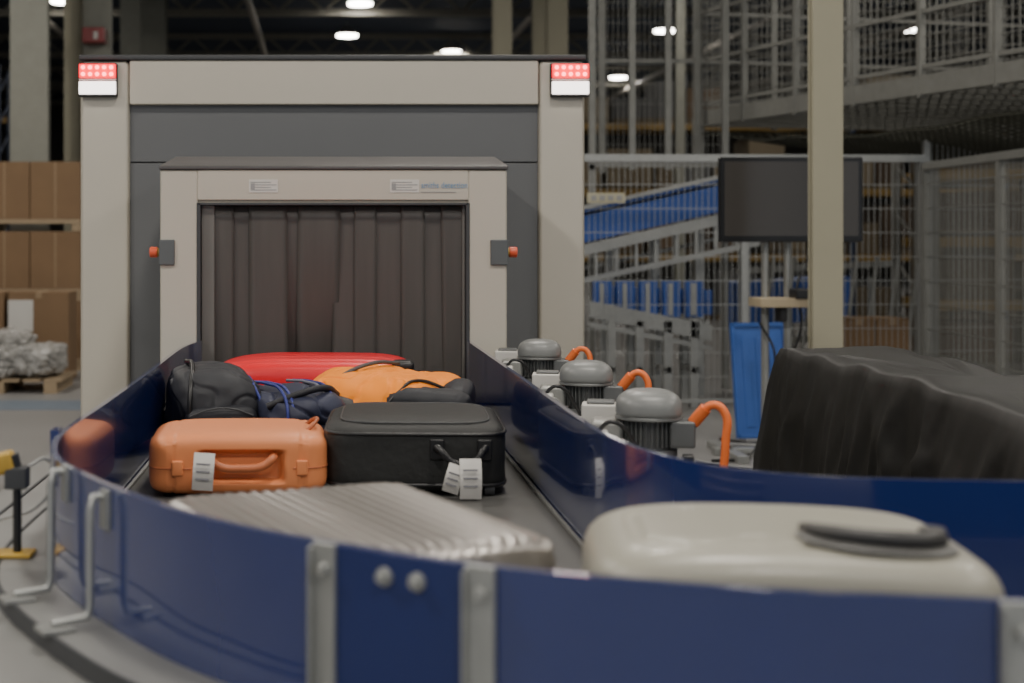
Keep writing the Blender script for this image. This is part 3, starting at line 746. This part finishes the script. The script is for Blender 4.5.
def carton(x, y, z, w_, d, h, rot=0, name='cardboard_box'):
    e = empty(name, (x, y, z)); e.rotation_euler = (0, 0, rot)
    box('carton', -w_/2, w_/2, -d/2, d/2, 0, h, CARD, e, .006)
    box('tape', -.03, .03, -d/2-.002, d/2+.002, h-.06, h+.001, mat('packing_tape', (.33, .23, .13), .35), e, 0)
    return e
for k, px in enumerate((863, 897)): carton(S(px, 0, 12.9)[0], 13.2, .382, .30, .4, .36)
bm = bmesh.new(); a = S(845, 0, 13)[0]; b = S(915, 0, 13)[0]; addbox(bm, a, b, 12.95, 13.5, .34, .38)
for x in (a+.04, b-.04):
    for y in (13.0, 13.45): addbox(bm, x-.03, x+.03, y-.03, y+.03, 0, .34)
fin('low_steel_table', bm, GALVD)

# ---------------------------------------------------------------- racking right/back
def rack(name, x0, x1, Y, depth, levels, up, fill=.8, h=5.2):
    e = empty(name); bm = bmesh.new(); n = max(1, round((x1-x0)/2.7))
    for k in range(n+1):
        x = x0+(x1-x0)*k/n
        for y in (Y, Y+depth): addbox(bm, x-.05, x+.05, y-.04, y+.04, 0, h, None, 0)
        for j in range(int(h/.6)): addbar(bm, (x, Y, j*.6), (x, Y+depth, (j+1)*.6), .03)
    for z in levels:
        for y in (Y, Y+depth): addbox(bm, x0, x1, y-.03, y+.03, z-.12, z, None, 1)
    fin('rack_frame', bm, [up, mat('rack_beam_ochre', (.28, .18, .05), .6)], e)
    bm = bmesh.new(); cols = [mat('carton_mid', (.15, .10, .06), .8), mat('carton_dark', (.08, .055, .035), .8), mat('carton_pale', (.22, .18, .12), .8), mat('tote_grey', (.1, .1, .1), .6), mat('pallet_dark', (.14, .11, .07), .8)]
    for z in [0]+list(levels):
        x = x0+.15
        while x < x1-.7:
            w_ = random.uniform(.35, .9)
            if random.random() < fill:
                hh = random.uniform(.3, .85); addbox(bm, x, x+w_, Y+.05, Y+depth-.1, z+.1, z+.1+hh, None, random.randrange(5)); addbox(bm, x, x+w_, Y+.05, Y+depth-.1, z, z+.1, None, 4)
            x += w_+random.uniform(.03, .15)
    fin('stored_goods', bm, cols, e)
UB = mat('rack_blue', (.04, .055, .10), .5)
rack('pallet_rack', 7.2, 13.5, 16.8, 1.1, [.75, 1.5, 2.3], GALVD, .9, 3.0)
rack('pallet_rack', 1.3, 18, 26, 1.1, [1.2, 2.4, 3.6], UB, .75, 4.6)
rack('pallet_rack', -14, -6.2, 27, 1.1, [1.3, 2.6, 3.9], UB, .6, 4.8)

# ---------------------------------------------------------------- left: pallets of cartons
def pallet_stack(x, y, tiers, cols=(3, 2), cw=.56, ch=.58):
    e = empty('pallet_of_cartons', (x, y, 0)); z = 0
    bmw = bmesh.new(); bmc = bmesh.new(); W0 = cols[0]*cw; D0 = cols[1]*.5
    for t in range(tiers):
        for k in range(6): addbox(bmw, k*W0/6+.02, (k+1)*W0/6-.02, 0, D0, z+.11, z+.135)
        for k in range(3):
            xx = k*(W0-.1)/2; addbox(bmw, xx, xx+.1, 0, D0, z, z+.02)
            for yy in (0, D0/2-.05, D0-.1): addbox(bmw, xx, xx+.1, yy, yy+.1, z+.02, z+.11)
        addbox(bmw, 0, W0, -.005, .012, z+.085, z+.135)
        z += .137
        for i in range(cols[0]):
            for j in range(cols[1]):
                addbox(bmc, i*cw+.006, (i+1)*cw-.006, j*.5+.005, (j+1)*.5-.005, z, z+ch)
                if j == 0: addbox(bmc, i*cw+cw/2-.008, i*cw+cw/2+.008, .003, .0055, z+.01, z+ch, None, 1)
        z += ch+.003
    fin('pallets', bmw, WOOD, e); fin('cartons', bmc, [CARD, mat('packing_tape', (.33, .23, .13), .35)], e, bevel=.005)
    return e
pallet_stack(-5.0, 15.9, 3, (4, 2), .57, .64)
pallet_stack(-7.4, 16.1, 3, (4, 2), .57, .64)
e = empty('shrink_wrapped_pallet', (-3.56, 13.5, 0))
bm = bmesh.new()
for k in range(6): addbox(bm, -.1+k*.2, .06+k*.2, 0, .9, .11, .135)
for k in range(3): addbox(bm, -.1+k*.5, .02+k*.5, 0, .9, 0, .11)
fin('pallet', bm, WOOD, e)
WRAP = mat('plastic_wrap', (.36, .35, .33), .15, var=.55, scale=18, bump=1.0)
blob('wrapped_goods', 1.1, .85, .30, WRAP, e, p=5, amp=.05, freq=9, loc=(.45, .45, .29), cuts=60, crease=2.2)
blob('wrapped_goods_top', .7, .6, .22, WRAP, e, p=4, amp=.05, freq=11, loc=(.35, .45, .46), cuts=50, crease=2.2, seed=4)
carton(-2.95, 14.95, 0, .62, .5, .92); carton(-3.62, 14.95, 0, .62, .5, .92)
e = empty('paper_notice'); a = S(8, 332, 14.68); b = S(33, 300, 14.68)
box('sheet', a[0], b[0], 14.685, 14.695, a[2], b[2], WHITE, e, 0)
box('floor_marking', -5.5, -1.6, 12.2, 12.9, 0.0, .004, mat('floor_blue_paint', (.16, .20, .25), .4), None, 0)
